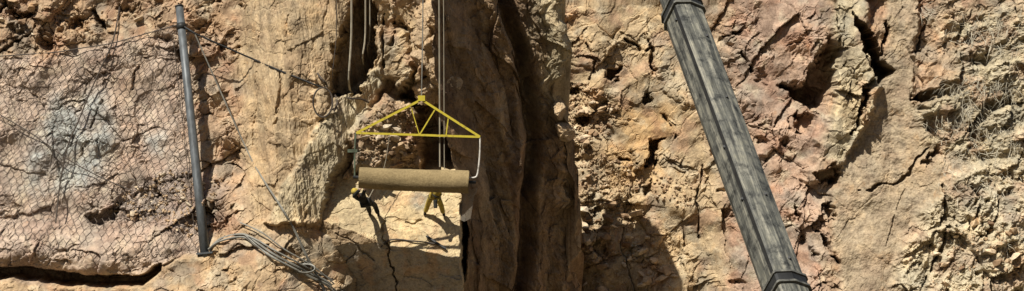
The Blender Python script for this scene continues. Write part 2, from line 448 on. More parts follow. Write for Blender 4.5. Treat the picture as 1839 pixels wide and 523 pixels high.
for pts, w, d in [
    ([(1125, 72), (1138, 80), (1152, 96), (1168, 86)], 3, .6), ([(508, 120), (504, 160), (496, 200), (500, 225)], 2.2, .2), ([(520, 30), (512, 90)], 2, .12),
    ([(545, 80), (540, 130), (536, 180)], 2, .08), ([(560, 330), (548, 400)], 2, .1), ([(470, 60), (462, 150), (455, 260)], 2, .1),
    ([(1540, 345), (1560, 345), (1575, 332), (1608, 326), (1634, 312), (1648, 288), (1666, 268)], 3, .45), ([(1625, 330), (1600, 400), (1590, 440)], 2, .12),
    ([(1466, 415), (1484, 432), (1496, 455), (1503, 472)], 3.5, .8), ([(1330, 92), (1345, 108), (1352, 126)], 3, .6), ([(1300, 66), (1318, 60), (1338, 50)], 3, .6),
    ([(1310, 180), (1325, 210), (1335, 240)], 3, .5), ([(1195, 205), (1212, 245)], 2.5, .5), ([(1110, 285), (1140, 292), (1162, 300)], 3, .6),
    ([(1262, 300), (1250, 360), (1258, 430)], 2.5, .4), ([(1690, 330), (1700, 370), (1688, 400)], 3, .5), ([(1740, 330), (1755, 360), (1745, 395)], 3, .5),
    ([(1790, 350), (1780, 390), (1760, 430)], 3, .5), ([(1700, 420), (1680, 470), (1650, 523)], 3, .5), ([(1670, 440), (1650, 480)], 2.5, .4),
    ([(1495, 0), (1505, 60), (1498, 120)], 2.5, .4), ([(165, 20), (178, 40), (185, 60)], 4, .7), ([(60, 50), (30, 75), (0, 90)], 3.5, .5),
    ([(185, 180), (160, 240), (140, 290)], 2, .25), ([(250, 120), (235, 160)], 2.5, .35), ([(1050, 80), (1070, 110), (1062, 140)], 2.5, .4), ([(690, 30), (693, 120)], 3, .6), ([(712, 40), (706, 80)], 3, .5)]:
    crack(pts, w, d)
lump([(636, 240), (660, 205), (692, 172), (745, 190), (762, 250), (758, 308), (636, 308)], 1.7, 10)
lump([(673, 60), (690, 45), (735, 60), (742, 120), (735, 150), (715, 165), (686, 130)], .9)
lump([(738, 62), (758, 55), (768, 100), (762, 128), (742, 126)], .6)
lump([(700, -30), (780, -30), (786, 45), (740, 55), (705, 30)], .7)
lump([(745, 132), (762, 118), (760, 140), (742, 155)], .8, 3)
lump([(800, 118), (812, 112), (822, 150), (815, 175), (798, 165)], 1.2, 3)
lump([(1130, 262), (1172, 250), (1168, 300), (1140, 300)], .45, 3)
lump([(1640, 100), (1690, 60), (1725, 110), (1720, 150), (1650, 160)], .55, 4)
lump([(1648, 186), (1690, 180), (1722, 190), (1700, 212), (1655, 206)], .5, 5)
lump([(1554, 96), (1562, 98), (1576, 128), (1570, 132)], 1.2, 2)
lump([(562, 165), (580, 155), (596, 175), (594, 205), (576, 212), (562, 190)], .5, 6)
lump([(1636, 20), (1652, 14), (1654, 80), (1642, 96), (1632, 80)], .25, 3)

Y = np.clip(Y, -3, 20)
Xd = X + .05 * fbm(X * 3, Z * 3, 111, 3) * R; Zd = Z + .05 * fbm(X * 3 + 7, Z * 3 + 5, 115, 3) * R - .10 * np.clip(H2, -.3, .3) * R
# the top edge folds back into a plateau
nb = 3
Yf = np.concatenate([Y] + [Y[-1:] * 0 + 24 + 14 * k for k in range(nb)]); Xf = np.concatenate([Xd] + [Xd[-1:]] * nb); Zf = np.concatenate([Zd] + [Zd[-1:] + .6 + .3 * k for k in range(nb)])

def albedo(t, k=.67, sat=.77):
    g = t @ np.array([.3, .55, .15], np.float32); return np.clip((g[..., None] + (t - g[..., None]) * sat) * k * np.array([.985, 1.02, .97], np.float32), .01, .8)
def blend(t, c, w): return t * (1 - w[..., None]) + np.array(lin(*c), np.float32) * w[..., None]
T = np.zeros(X.shape + (3,), np.float32) + np.array(lin(186, 150, 116), np.float32)
T = blend(T, (192, 164, 144), Z_NET); T = blend(T, (182, 146, 110), Z_TOPL)
T = blend(T, (174, 182, 182), Z_BLUE * .7)
T = blend(T, (190, 158, 116), Z_BUTT); T = blend(T, (196, 176, 140), Z_FLAKE * .8); T = blend(T, (196, 160, 116), Z_MOUND)
T = blend(T, (200, 168, 124), Z_GULLY); T = blend(T, (205, 160, 98), Z_OCHRE * .8)
T = blend(T, (192, 174, 138), Z_RIDGE * .8); T = blend(T, (182, 156, 124), Z_SLAB); T = blend(T, (192, 176, 142), Z_GRASS * .8); T = blend(T, (208, 186, 150), Z_PALE)
T = blend(T, (186, 150, 128), .75 * right * sstep(1280, 1340, U) * sstep(1500, 1460, U))
T = blend(T, (150, 132, 124), .6 * Z_DEBRIS); T = blend(T, (204, 170, 124), Z_GAP)
n1 = sstep(.0, .6, fbm(X * .8 + 20, Z * .8, 121, 4)); n2 = sstep(.05, .6, fbm(X * .7, Z * .7 + 30, 131, 4)); n3 = sstep(.2, .7, fbm(X * 1.5, Z * 1.5 + 12, 141, 4))
calm = 1 - .7 * np.maximum(np.maximum(Z_SLAB, Z_BUTT), .6 * Z_NET)
T = blend(T, (176, 122, 92), .45 * n1 * calm); T = blend(T, (150, 146, 134), .45 * n2 * calm); T = blend(T, (214, 194, 160), .4 * n3 * calm)
T = T * (1 + (Z_BUTT + .6 * Z_SLAB) * .20 * fbm(X * 2.4 + .3 * Z, Z * .14, 161, 4, .6))[..., None]   # upright mineral streaks
T = T * (1 + .35 * H2 * R + .3 * H3 * R)[..., None]             # each block its own shade of stone
Tf = np.concatenate([T] + [T[-1:]] * nb)
Vc = np.stack([Xf, Yf, Zf], -1).reshape(-1, 3)
cliff = put(bpy.data.objects.new('cliff', mesh_arrays('cliff', Vc, grid_faces(*Xf.shape), M_ROCK, albedo(Tf).reshape(-1, 3))), kind='structure',
            label='broad sunlit face of broken tan and pinkish rock')

# smoothed copy for hanging things on it
def smooth2(A, k, it=2):
    for _ in range(it):
        for ax in (0, 1):
            c = np.cumsum(np.concatenate([np.repeat(np.take(A, [0], ax), k + 1, ax), A, np.repeat(np.take(A, [-1], ax), k, ax)], ax), ax, dtype=np.float64)
            n = A.shape[ax]
            A = ((np.take(c, range(2 * k + 1, 2 * k + 1 + n), ax) - np.take(c, range(0, n), ax)) / (2 * k + 1)).astype(np.float32)
    return A
YS = smooth2(Y, 9)
def look(A, x, z):
    i = float(np.interp(x, XS, np.arange(len(XS)))); j = float(np.interp(z, ZS, np.arange(len(ZS))))
    a, b = min(int(i), len(XS) - 2), min(int(j), len(ZS) - 2); f, g = i - a, j - b
    return float((A[b, a] * (1 - f) + A[b, a + 1] * f) * (1 - g) + (A[b + 1, a] * (1 - f) + A[b + 1, a + 1] * f) * g)
def on_cliff(px, py, out=0., A=None):
    """the cliff point that the photo shows at this pixel, moved out towards the viewer"""
    A = Y if A is None else A; y = 6.
    for _ in range(6):
        p = P(px, py, y); y = look(A, p.x, p.z)
    return P(px, py, y - out)

# ------------------------------------------------------------------ the tall rock pillar in shade
VP = np.array([-135, -110, -60, 0, 60, 130, 190, 250, 320, 400, 470, 523, 640, 800], np.float32)
NOSE = np.array([800, 780, 776, 780, 784, 790, 800, 812, 828, 838, 840, 840, 840, 835], np.float32)
RGT = np.array([960, 990, 1008, 1012, 1014, 1018, 1020, 1024, 1028, 1032, 1036, 1038, 1046, 1060], np.float32)
ts = np.concatenate([np.linspace(0, .16, 40), np.linspace(.16, .80, 300)[1:], np.linspace(.80, 1, 50)[1:]]).astype(np.float32)
vv = np.concatenate([np.linspace(-135, -20, 60), np.linspace(-20, 540, 310)[1:], np.linspace(540, 800, 30)[1:]]).astype(np.float32)
TT, VV = np.meshgrid(ts, vv)
nose = np.interp(VV, VP, NOSE) + 14 * fbm(VV * .009, VV * 0 + 3.4, 281, 2, .5) * sstep(.5, .2, TT); rgt = np.interp(VV, VP, RGT) + 22 * fbm(VV * .012, VV * 0 + 9.4, 285, 4, .5) * sstep(.5, .75, TT)
over = np.interp(VV, [-135, -60, 523, 800], [-1.5, -1.7, 1.9, 2.6])
f = (TT - .16) / .64
lit = sstep(250, 60, VV)                                       # upper right shoulder turns to the front
w = fbm(TT * 6, VV * .008, 201, 4)
prof_y = 2.2 + 5.4 * np.clip(f, 0, 1) ** .95
prof_y = prof_y - lit * 1.5 * sstep(.66, 1.0, f)
shoulder = 1.5 * sstep(250, 60, VV)
px_ = np.where(TT < .16, nose + 10 * (1 - TT / .16), np.where(TT <= .80, nose + (rgt - nose) * f, rgt - 60 * ((TT - .8) / .2) ** 1.6))
py_y = np.where(TT < .16, 2.2 + 5.5 * (1 - TT / .16) ** 1.2, np.where(TT <= .80, prof_y, 7.6 - shoulder + (7 + shoulder) * ((TT - .8) / .2) ** .9))
pill_y = (py_y + over).astype(np.float32)
arc = (TT * 9.).astype(np.float32); zz = (-(VV - 261) / PPM).astype(np.float32)
aw = arc + .45 * fbm(arc * .4, zz * .16, 205, 2) + zz * np.interp(arc, [1, 4, 7], [.24, .10, .03])
F1, e1 = facets(aw / 1.5, zz / 3.0 + .4 * aw, 211, 1.6); F2, e2 = facets(aw / .5 + 3, zz / 1.9, 221, 1.5); F3, e3 = facets(aw / .22, zz / .6, 231, 1.4)
nd = .5 * F1 + .07 * F2 + .02 * F3 + .30 * ridged(aw * .5, zz * .07, 241, 2, .5) + .10 * fbm(aw * .8, zz * .3, 251, 3) + .08 * fbm(arc * 2.6, zz * 2.2, 255, 4, .6) + .17 * facets(arc / .6 + .3 * zz, zz / .9, 257, 2.2, .95, .5)[0] * sstep(-.5, .4, fbm(arc * .5, zz * .4, 259, 2)) + .07 * facets(arc / .24 - .2 * zz, zz / .3, 267, 2.2, .95, .5)[0]
# folds named after the photo: a bright upright rib and dark gullies beside it
cx_ = np.interp(VV, [-135, 0, 60, 130, 230, 300, 400, 523, 800], [890, 905, 925, 942, 952, 948, 940, 930, 920]) + 5 * fbm(zz * .5, zz * 0 + .4, 263, 3)
nd -= 1.9 * np.exp(-((px_ - cx_ - 8) / 13) ** 2) - .5 * np.exp(-((px_ - cx_ + 18) / 12) ** 2)
nd += .0 * np.exp(-((px_ - np.interp(VV, [0, 150, 300, 523], [895, 915, 925, 930])) / 13) ** 2) - .3 * np.exp(-((px_ - np.interp(VV, [0, 150, 300, 523], [980, 990, 985, 985])) / 12) ** 2) - .3 * np.exp(-((px_ - np.interp(VV, [0, 300, 523], [850, 880, 895])) / 12) ** 2)
edge = np.minimum(sstep(0, .1, TT), sstep(1.0, .9, TT)) * (.3 + .7 * sstep(.84, .74, TT))
pill_y -= nd * edge * .8
topk = sstep(-105, -135, VV); pill_y = pill_y + .8 * topk
tv = np.where(TT > .78, np.clip(-70 + 80 * (pill_y - 6.2), -110, 460), np.interp(TT, [.3, .7], [-135, -105]))      # the back of the pillar is lower than its front
VV0 = VV; VV = tv + (VV + 135) * (800 - tv) / 935
sP = (CAMD + pill_y) / CAMD / PPM
PXw = (px_ - CX) * sP + np.where(TT < .3, -.28, .16) * nd * edge; PZ = ZC + (CY - VV) * sP
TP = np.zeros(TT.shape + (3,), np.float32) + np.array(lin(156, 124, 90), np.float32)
TP = blend(TP, (190, 172, 136), .8 * lit * sstep(.6, .8, f)); TP = blend(TP, (130, 96, 70), .6 * sstep(.0, .6, fbm(arc * .8, zz * .2, 261, 4))); TP = blend(TP, (196, 164, 120), .5 * sstep(.1, .6, fbm(arc * 1.2 + 9, zz * .25, 271, 4)))  # sunlight on the upper right shoulder is put into a paler tint
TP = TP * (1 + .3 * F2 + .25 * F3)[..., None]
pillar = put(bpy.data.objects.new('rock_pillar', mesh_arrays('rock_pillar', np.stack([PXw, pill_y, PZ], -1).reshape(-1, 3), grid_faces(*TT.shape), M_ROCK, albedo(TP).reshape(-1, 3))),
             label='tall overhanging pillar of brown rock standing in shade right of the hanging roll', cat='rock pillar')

# ------------------------------------------------------------------ the big boulder with a pale slab face under the roll
def plane(p1, p2, p3):
    a, b, c = P(*p1), P(*p2), P(*p3); n = (b - a).cross(c - a); d = n.dot(a)
    return lambda x, z: (d - n.x * x - n.z * z) / n.y
PL = [plane((600, 320, 3.9), (820, 330, 3.5), (760, 450, 2.35)),                 # sunlit slab
      plane((690, 436, 2.55), (825, 466, 2.22), (760, 523, 3.7)),               # undercut front below the lip
      plane((572, 388, 3.15), (690, 436, 2.55), (620, 523, 3.5)),              # lower left face
      plane((590, 318, 3.95), (572, 388, 3.15), (540, 360, 6)),               # left flank
      plane((829, 330, 3.4), (827, 500, 2.6), (838, 420, 6.6)),                 # right flank
      plane((600, 316, 3.9), (820, 326, 3.55), (700, 290, 7))]                # top
bx0, bx1 = P(545, 0, 2.5).x, P(850, 0, 2.5).x; bz0, bz1 = P(0, 640, 2.5).z, P(0, 285, 2.5).z
bx_ = np.arange(bx0, bx1, .03).astype(np.float32); bz_ = np.arange(bz0, bz1, .03).astype(np.float32)
BX, BZ = np.meshgrid(bx_, bz_)
wx = BX + .08 * fbm(BX * 1.4, BZ * 1.4, 301, 4); wz = BZ + .07 * fbm(BX * 1.4 + 5, BZ * 1.4 + 8, 305, 4)
lay = np.stack([p(wx, wz) for p in PL]); BY = lay.max(0); which = lay.argmax(0)
B1, be1 = facets(wx / .8, wz / .55, 311, 1.4); B2, be2 = facets(wx / .3, wz / .2, 321, 1.3)
rough = np.where(which == 0, .32, np.where(which == 1, .35, .6))
BY = BY - rough * (.22 * B1 + .10 * B2 + .10 * fbm(BX * 1.6, BZ * 1.6, 331, 5)) + rough * .03 * sstep(.08, 0, be1)
BU = CX + BX / ((CAMD + 2.3) / CAMD / PPM); BV = CY - (BZ - ZC) / ((CAMD + 2.3) / CAMD / PPM)
for pts, w_, d_ in [([(690, 437), (700, 470), (712, 540)], 2.0, .25), ([(688, 398), (684, 425), (692, 440)], 1.8, .15), ([(728, 400), (745, 404), (756, 396)], 2, .12), ([(600, 420), (640, 440), (668, 470)], 2, .12), ([(640, 450), (600, 490)], 2, .12)]:
    BY += d_ * sstep(w_, w_ * .3, segdist(BU + 6 * fbm(BX * 2, BZ * 2, 341, 3), BV, pts))
BY = np.minimum(BY, 7.5)
TB = np.zeros(BX.shape + (3,), np.float32) + np.array(lin(212, 184, 136), np.float32)
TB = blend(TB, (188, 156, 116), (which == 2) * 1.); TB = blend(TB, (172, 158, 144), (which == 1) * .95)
TB = blend(TB, (160, 156, 146), .8 * sstep(26, 8, np.hypot(BU - 752, BV - 362))); TB = blend(TB, (196, 150, 104), .5 * sstep(.1, .6, fbm(BX * 1.2, BZ * 1.2, 351, 4)))
keep = BY < 7.45
fc = grid_faces(*BX.shape); fc = fc[keep.ravel()[fc].any(1)]
boulder = put(bpy.data.objects.new('boulder', mesh_arrays('boulder', np.stack([BX, BY, BZ], -1).reshape(-1, 3), fc, M_ROCK, albedo(TB).reshape(-1, 3))),
              label='large block of rock with a pale sunlit slab face below the hanging roll', cat='boulder')
def on_boulder(px, py, out=0.):
    y = 2.3
    for _ in range(6):
        p = P(px, py, y)
        i = int(np.clip(np.searchsorted(bx_, p.x), 0, len(bx_) - 1)); j = int(np.clip(np.searchsorted(bz_, p.z), 0, len(bz_) - 1)); y = float(BY[j, i])
    return P(px, py, y - out)

# ------------------------------------------------------------------ ground (below the picture)
m_, n_, l_, b_ = new_mat('dusty_gravel', .95)
co_ = n_.new('ShaderNodeTexCoord').outputs['Object']
l_.new(ramp(n_, l_, noise_node(n_, l_, co_, 1.5, 9, .7), [(.3, lin(70, 64, 50)), (.7, lin(110, 98, 76))]), b_.inputs['Base Color'])
gxs, gys = np.meshgrid(np.linspace(-300, 300, 121), np.linspace(-400, 40, 89))
gz = (.5 * fbm(gxs * .05, gys * .05, 401, 4)) * sstep(8, 30, np.abs(gys + 12)) + 1.1 * np.clip(-112 - gys, 0, 110) * (1 + .2 * fbm(gxs * .015, gys * .015, 405, 4))   # unseen hillside behind the camera, added to block low sky light
put(bpy.data.objects.new('ground', mesh_arrays('ground', np.stack([gxs, gys, gz], -1).reshape(-1, 3), grid_faces(*gxs.shape), m_, None, True)), kind='structure', label='dusty gravel ground at the foot of the cliff')

# ------------------------------------------------------------------ stones lying on the cliff (parts of it) and finer rubble
def rock_mesh(seed, flat):
    r = random.Random(seed); bm = bmesh.new()
    for _ in range(16):
        v = Vector((r.gauss(0, 1), r.gauss(0, 1), r.gauss(0, 1))).normalized() * r.uniform(.8, 1.05)
        bm.verts.new((v.x, v.y * .75, v.z * flat))
    res = bmesh.ops.convex_hull(bm, input=bm.verts)
    bmesh.ops.delete(bm, geom=[v for v in bm.verts if not v.link_faces], context='VERTS')
    me = bpy.data.meshes.new('stone'); bm.to_mesh(me); bm.free(); me.materials.append(M_STONE); return me
STONES = [rock_mesh(k, f_) for k, f_ in enumerate([.45, .55, .7, .5, .8, .6, .4, .65, .75, .55, .5, .6])]
REG = [([(1016, 150), (1060, 148), (1112, 195), (1095, 240), (1060, 258), (1022, 256)], 54, 5, 13), ([(1030, 262), (1150, 300), (1245, 330), (1240, 380), (1140, 345), (1040, 350)], 40, 4, 9),
       ([(1042, 365), (1130, 355), (1205, 460), (1215, 523), (1045, 523)], 46, 7, 17), ([(650, 232), (690, 180), (742, 188), (752, 240), (740, 300), (650, 300)], 52, 5, 13),
       ([(692, -5), (780, -5), (784, 50), (740, 60), (700, 40)], 9, 6, 12), ([(190, 390), (230, 345), (300, 305), (400, 320), (380, 400), (345, 430), (280, 400)], 46, 4, 9),
       ([(0, 0), (315, 0), (310, 35), (90, 85), (0, 85)], 14, 6, 13), ([(1690, 400), (1839, 380), (1839, 523), (1670, 523)], 22, 7, 15)]
def in_poly(pts):
    a = np.array(pts)
    while True:
        u, v = rng.uniform(*[(a[:, 0].min()), a[:, 0].max()]), rng.uniform(a[:, 1].min(), a[:, 1].max())
        if sdpoly(np.array([u]), np.array([v]), pts)[0] > 0: return u, v
for pts, n_st, lo, hi in REG:
    for _ in range(n_st):
        u, v = in_poly(pts); r = (lo + (hi - lo) * rng.random() ** 2) / PPM
        p = on_cliff(u, v, r * .5)
        o = bpy.data.objects.new('stone', STONES[rng.integers(len(STONES))])
        o.location = p; o.scale = (r * rng.uniform(.9, 1.4), r, r * rng.uniform(.7, 1.1))
        o.rotation_euler = (rng.uniform(-.6, .6), rng.uniform(-.6, .6), rng.uniform(0, 6.28))
        put(o, cliff)
def crag_mesh(seed):
    """a plane-cut block with rough faces"""
    r = np.random.default_rng(seed); bm = bmesh.new(); bmesh.ops.create_icosphere(bm, subdivisions=5, radius=1)
    D = np.array([v.co[:] for v in bm.verts]); D /= np.linalg.norm(D, axis=1)[:, None]
    N = r.normal(size=(15, 3)); N /= np.linalg.norm(N, axis=1)[:, None]; d = r.uniform(.62, .95, 15)
    q = D @ N.T; rad = np.where(q > .05, d / np.maximum(q, .05), 9).min(1); rad = np.minimum(rad, 1.25)
    a, b = np.arctan2(D[:, 1], D[:, 0]) * 1.2, D[:, 2] * 1.6
    rad = rad + .05 * fbm(a * 2, b * 2, 600 + seed, 4, .6) + .10 * facets(a * 2.2, b * 2.2, 620 + seed, 1.8, .95, .5)[0]
    for v, p in zip(bm.verts, D * rad[:, None]): v.co = p
    me = bpy.data.meshes.new('crag'); bm.to_mesh(me); bm.free(); me.materials.append(M_ROCK)
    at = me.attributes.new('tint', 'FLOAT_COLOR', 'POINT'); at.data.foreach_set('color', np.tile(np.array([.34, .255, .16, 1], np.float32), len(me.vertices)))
    return me
CRAGS = [crag_mesh(k) for k in range(4)]
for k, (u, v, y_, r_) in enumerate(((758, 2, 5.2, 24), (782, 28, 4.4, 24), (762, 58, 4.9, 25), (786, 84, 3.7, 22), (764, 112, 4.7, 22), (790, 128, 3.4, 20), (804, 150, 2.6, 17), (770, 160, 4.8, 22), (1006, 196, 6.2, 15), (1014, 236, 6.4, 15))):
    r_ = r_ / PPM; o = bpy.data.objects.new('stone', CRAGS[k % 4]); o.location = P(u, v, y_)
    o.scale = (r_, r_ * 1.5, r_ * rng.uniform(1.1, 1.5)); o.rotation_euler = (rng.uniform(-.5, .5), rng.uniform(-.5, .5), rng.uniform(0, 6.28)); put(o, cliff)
tv_, tf_ = [], []
base_st = [(np.array([v.co[:] for v in m.vertices]), [tuple(p.vertices) for p in m.polygons]) for m in STONES]
for pts, n_st, lo, hi in REG:
    for _ in range(n_st * 6):
        u, v = in_poly(pts); r = rng.uniform(1.8, 4.8) / PPM; p = np.array(on_cliff(u, v, r * .35))
        bv, bf = base_st[rng.integers(len(base_st))]
        Rm = np.array(Matrix.Rotation(rng.uniform(0, 6.28), 3, 'Y') @ Matrix.Rotation(rng.uniform(0, 6.28), 3, 'Z'))
        b0 = len(tv_); tv_ += list(map(tuple, bv @ Rm.T * r + p)); tf_ += [tuple(b0 + i for i in q) for q in bf]
mb = MB(); mb.v = tv_; mb.f = tf_
M_RUB = rock_material('rubble', tint_attr=False, flat=lin(164, 142, 114))
mb.build('rubble', M_RUB, cliff, kind='stuff')

def surf(px, py, out=0.):
    a = on_cliff(px, py, out)
    if 548 < px < 826 and 320 < py: 
        b = on_boulder(px, py, out)
        if b.y < a.y: return b
    return a

# ------------------------------------------------------------------ rockfall net on the left, its post and guys
YS2 = smooth2(Y, 28)
net = empty('rockfall_net', P(150, 480, 2.8), label='hexagonal wire rockfall net draped over the slope left of the steel post', cat='net')
def net_pt(u, v, out=.10): return on_cliff(u, v, out + .10 * max(0, 1 - abs(v - 250) / 220), YS)
def net_top(u): return float(np.interp(u, [-40, 100, 200, 322], [104, 94, 78, 44]))
def net_right(v): return float(np.interp(v, [40, 440], [322, 366]))
def net_bot(u): return float(np.interp(u, [-40, 60, 120, 200, 262, 300, 366], [476, 478, 486, 496, 490, 470, 446]))
w_, h_ = 13.5, 12.4
hx = {}
mbn = MB(); done = set()
def hv(i, j, k):
    """vertex k of the hexagon lattice, jittered and sheared like the sagging mesh"""
    key = (i, j, k)
    if key not in hx:
        u = (i + (.5 if j % 2 else 0)) * w_; v = 40 + j * h_ + (0 if k == 0 else h_ * .42)
        sh = -.22 * (v - 300)
        u += sh; u2 = u + 2.6 * float(gnoise(np.float32(u * .03), np.float32(v * .03), 501)) + rng.uniform(-.9, .9)
        v2 = v + 2.6 * float(gnoise(np.float32(u * .03 + 50), np.float32(v * .03), 503)) + rng.uniform(-.9, .9)
        ok = -25 < u2 < net_right(v2) - 2 and net_top(u2) - 3 < v2 < net_bot(u2)
        hx[key] = net_pt(u2, v2) if ok else None
    return hx[key]
def wire(a, b):
    if a is not None and b is not None and (a - b).length < 2.2: mbn.tube([a, b], .0115, 3, False)
for j in range(0, 38):
    for i in range(-12, 42):
        a, b = hv(i, j, 0), hv(i, j, 1)
        wire(a, b)
        il = i if j % 2 else i - 1
        wire(b, hv(il, j + 1, 0)); wire(b, hv(il + 1, j + 1, 0))
o = mbn.build('wire_mesh', M_WIRE, kind='stuff'); adopt(o, net)
adopt(MB().tube(spline([net_pt(u, net_top(u), .16) for u in (-30, 40, 100, 150, 200, 260, 318)], 4), .022, 5).build('border_rope', M_ROPEDARK), net)
adopt(MB().tube(spline([on_cliff(u, v, .34, YS2) for u, v in ((219, -15), (204, 70), (180, 125), (158, 175), (140, 220), (122, 262), (108, 330), (100, 400))], 4), .03, 5).build('seam_rope', M_ROPEDARK), net)
adopt(MB().tube(spline([on_cliff(u, v, .34, YS2) for u, v in ((-20, 190), (0, 206), (60, 242), (120, 285), (180, 318), (240, 344))], 4), .022, 5).build('seam_rope', M_ROPEDARK), net)
adopt(MB().tube(spline([net_pt(net_right(v) - 14, v, .12) for v in (60, 130, 200, 270, 340, 420)], 4), .014, 5).build('edge_rope', M_ROPEDARK), net)

pb = surf(368, 452, .12); pt = on_cliff(322, 12, 1.1, YS); pt = P(322, 12, pt.y)
post = empty('steel_post', pb, label='grey galvanised steel post leaning at the right edge of the wire net', cat='post')
ax = (pt - pb).normalized()
adopt(MB().tube([pb + (pt - pb) * t for t in (-.03, .3, .6, 1)], .185, 16, True, .155).build('shaft', M_POST, None, True), post)
adopt(MB().tube([pt - ax * .02, pt + ax * .03], .175, 16).build('cap', M_DARKSTEEL, None, True), post)
adopt(MB().tube([pt - ax * .95, pt - ax * .72], .185, 16).build('cable_collar', M_DARKSTEEL, None, True), post)
adopt(MB().tube([pt - ax * .85 + Vector((.12, -.1, 0)), pt - ax * 1.02 + Vector((.36, -.1, 0)), pt - ax * 1.12 + Vector((.50, -.08, 0))], .045, 6).build('shackle', M_DARKSTEEL), post)
adopt(MB().box(pb - ax * .05, (.62, .55, .06), Matrix.Rotation(-.1, 3, 'Y')).build('base_plate', M_POST), post)
for dx, dy in ((-.24, -.2), (.24, -.2)):
    adopt(MB().tube([pb + Vector((dx, dy, -.1)), pb + Vector((dx, dy, .12))], .03, 6).build('anchor_bolt', M_DARKSTEEL), post)

hook = pt - ax * 1.12 + Vector((.50, -.08, 0))
anch = surf(602, 166, .45)
gl = []
for q_ in sag(hook, anch, .05, 24): gl.append(Vector((q_.x, min(q_.y, look(YS, q_.x, q_.z) - .05), q_.z)))
MB().tube(gl, .036, 5).build('guy_cable', M_DARKSTEEL, label='taut dark guy cable from the post top to the rock beside the ring anchor', cat='cable')
g2 = [hook] + [surf(u, v, .16) for u, v in ((440, 262), (470, 318), (505, 372), (528, 412), (548, 455), (572, 500), (590, 540))]
MB().tube(spline(g2, 6), .024, 5, True, .055).build('guy_cable', M_ROPEGREY, label='slanting grey guy cable running down from the post top to the lower mound', cat='cable')
cb = empty('cable_bundle', surf(480, 452, .1), label='bundle of grey cables lying across the tan mound at the post foot', cat='cables')
for k, (du, dv, r_) in enumerate(((0, 0, .045), (7, -5, .035), (-4, 5, .04), (3, 6, .028), (12, -10, .026))):
    pts = [(376, 448), (398, 428), (438, 421), (462, 436), (490, 455), (525, 474), (560, 492), (590, 508), (625, 540)]
    pts = pts if k in (0, 2) else pts[2:] if k in (1, 3) else [(432, 400), (470, 428), (508, 458), (560, 490), (615, 540)]
    q = [surf(u + du * (i_ / 6) + rng.uniform(-2, 2), v + dv * (1 if i_ else 0), .08 + .03 * k) for i_, (u, v) in enumerate(pts)]
    adopt(MB().tube(spline(q, 6), r_, 6).build('cable', M_ROPEGREY), cb)
cc = surf(546, 482, .12)
coil = MB()
for k in range(3):
    coil.tube([cc + Vector(((.42 - .03 * k) * math.cos(t) + .03 * k, -.06 * k + .12 * math.sin(t), (.19 - .02 * k) * math.sin(t))) for t in np.linspace(0, 6.283, 25)], .024, 5)
coil.build('cable_coil', M_ROPEGREY, label='small loose coil of grey cable on the mound', cat='coil')
rc = surf(580, 184, .42)
ring = empty('ring_anchor', rc, label='dark oval wire hoop around a rock knob under the recess', cat='anchor')
adopt(MB().tube([rc + Vector((.37 * math.cos(t), -.05 + .05 * math.sin(2 * t), .56 * math.sin(t))) for t in np.linspace(0, 6.283, 33)], .035, 6).build('hoop', M_ROPEDARK), ring)
adopt(MB().tube(spline([surf(u, v, .1) for u, v in ((570, 132), (585, 150), (604, 166), (625, 176), (648, 178), (662, 184))], 5), .04, 6).build('tail', M_ROPEDARK), ring)
adopt(MB().tube(spline([surf(u, v, .1) for u, v in ((598, 165), (606, 182), (600, 200))], 5), .04, 6).build('tail', M_ROPEDARK), ring)
for u, v1, r_, lab in ((631, 168, .042, 'thick pale rope hanging in front of the dark recess'), (656, 130, .034, 'pale rope at the right edge of the dark recess'), (664, 112, .024, 'thin pale rope rightmost beside the dark recess'), (604, 162, .018, 'thin dark rope hanging at the left edge of the recess')):
    y0 = on_cliff(u - 40 if u > 650 else 585, 60, .1, YS).y - .2
    e_ = surf(u, v1, .06)
    MB().tube(spline([P(u + 1, -160, y0 + .3), P(u, -60, y0), P(u, 60, y0), Vector((e_.x, min(y0, e_.y), e_.z + .5)), e_], 4), r_, 6).build('hanging_rope', M_ROPEPALE if u > 610 else M_ROPEDARK, label=lab, cat='rope')

# ------------------------------------------------------------------ spreader frame, roll and hoist lines
A, L, Rr = P(757, 179, 0), P(640, 239, 0), P(862, 246, 0)
fr = empty('spreader_frame', A, label='yellow triangular steel spreader frame carrying the long roll', cat='lifting frame')
def bar(a, b, r_=.045, m=M_YELLOW, nm='bar'):
    d = (b - a).normalized(); s1 = d.cross(Vector((0, 1, 0))).normalized(); s2 = d.cross(s1)
    return adopt(MB().prism(a, b, [s1 * r_ + s2 * r_, s1 * r_ - s2 * r_, -s1 * r_ - s2 * r_, -s1 * r_ + s2 * r_]).build(nm, m), fr)
bar(L, Rr, .04, nm='bottom_bar'); bar(A, L, .042, nm='top_bar'); bar(A, Rr, .042, nm='top_bar')
N_ = L.lerp(Rr, .51)
bar(N_, A.lerp(Rr, .24), .024, nm='brace'); bar(N_, A.lerp(L, .17), .016, nm='brace'); bar(L.lerp(Rr, .725), A.lerp(Rr, .46), .022, nm='brace')
adopt(MB().box(A + Vector((0, 0, .05)), (.26, .14, .2)).build('lifting_eye', M_YELLOW), fr)
lh = [L + Vector((-.02, 0, 0)), P(637, 270, 0), P(637, 300, 0), P(637, 318, 0)]
adopt(MB().tube(lh, .035, 6).build('hanger', M_GREEN), fr)
adopt(MB().box(P(633, 271, 0), (.36, .1, .12)).build('turnbuckle', M_GREEN), fr)
adopt(MB().tube(spline([Rr, P(862, 268, 0), P(860, 295, 0), P(857, 314, 0), P(852, 319, 0), P(842, 319.5, 0)], 4), .03, 8).build('hanger', M_WHITE), fr)

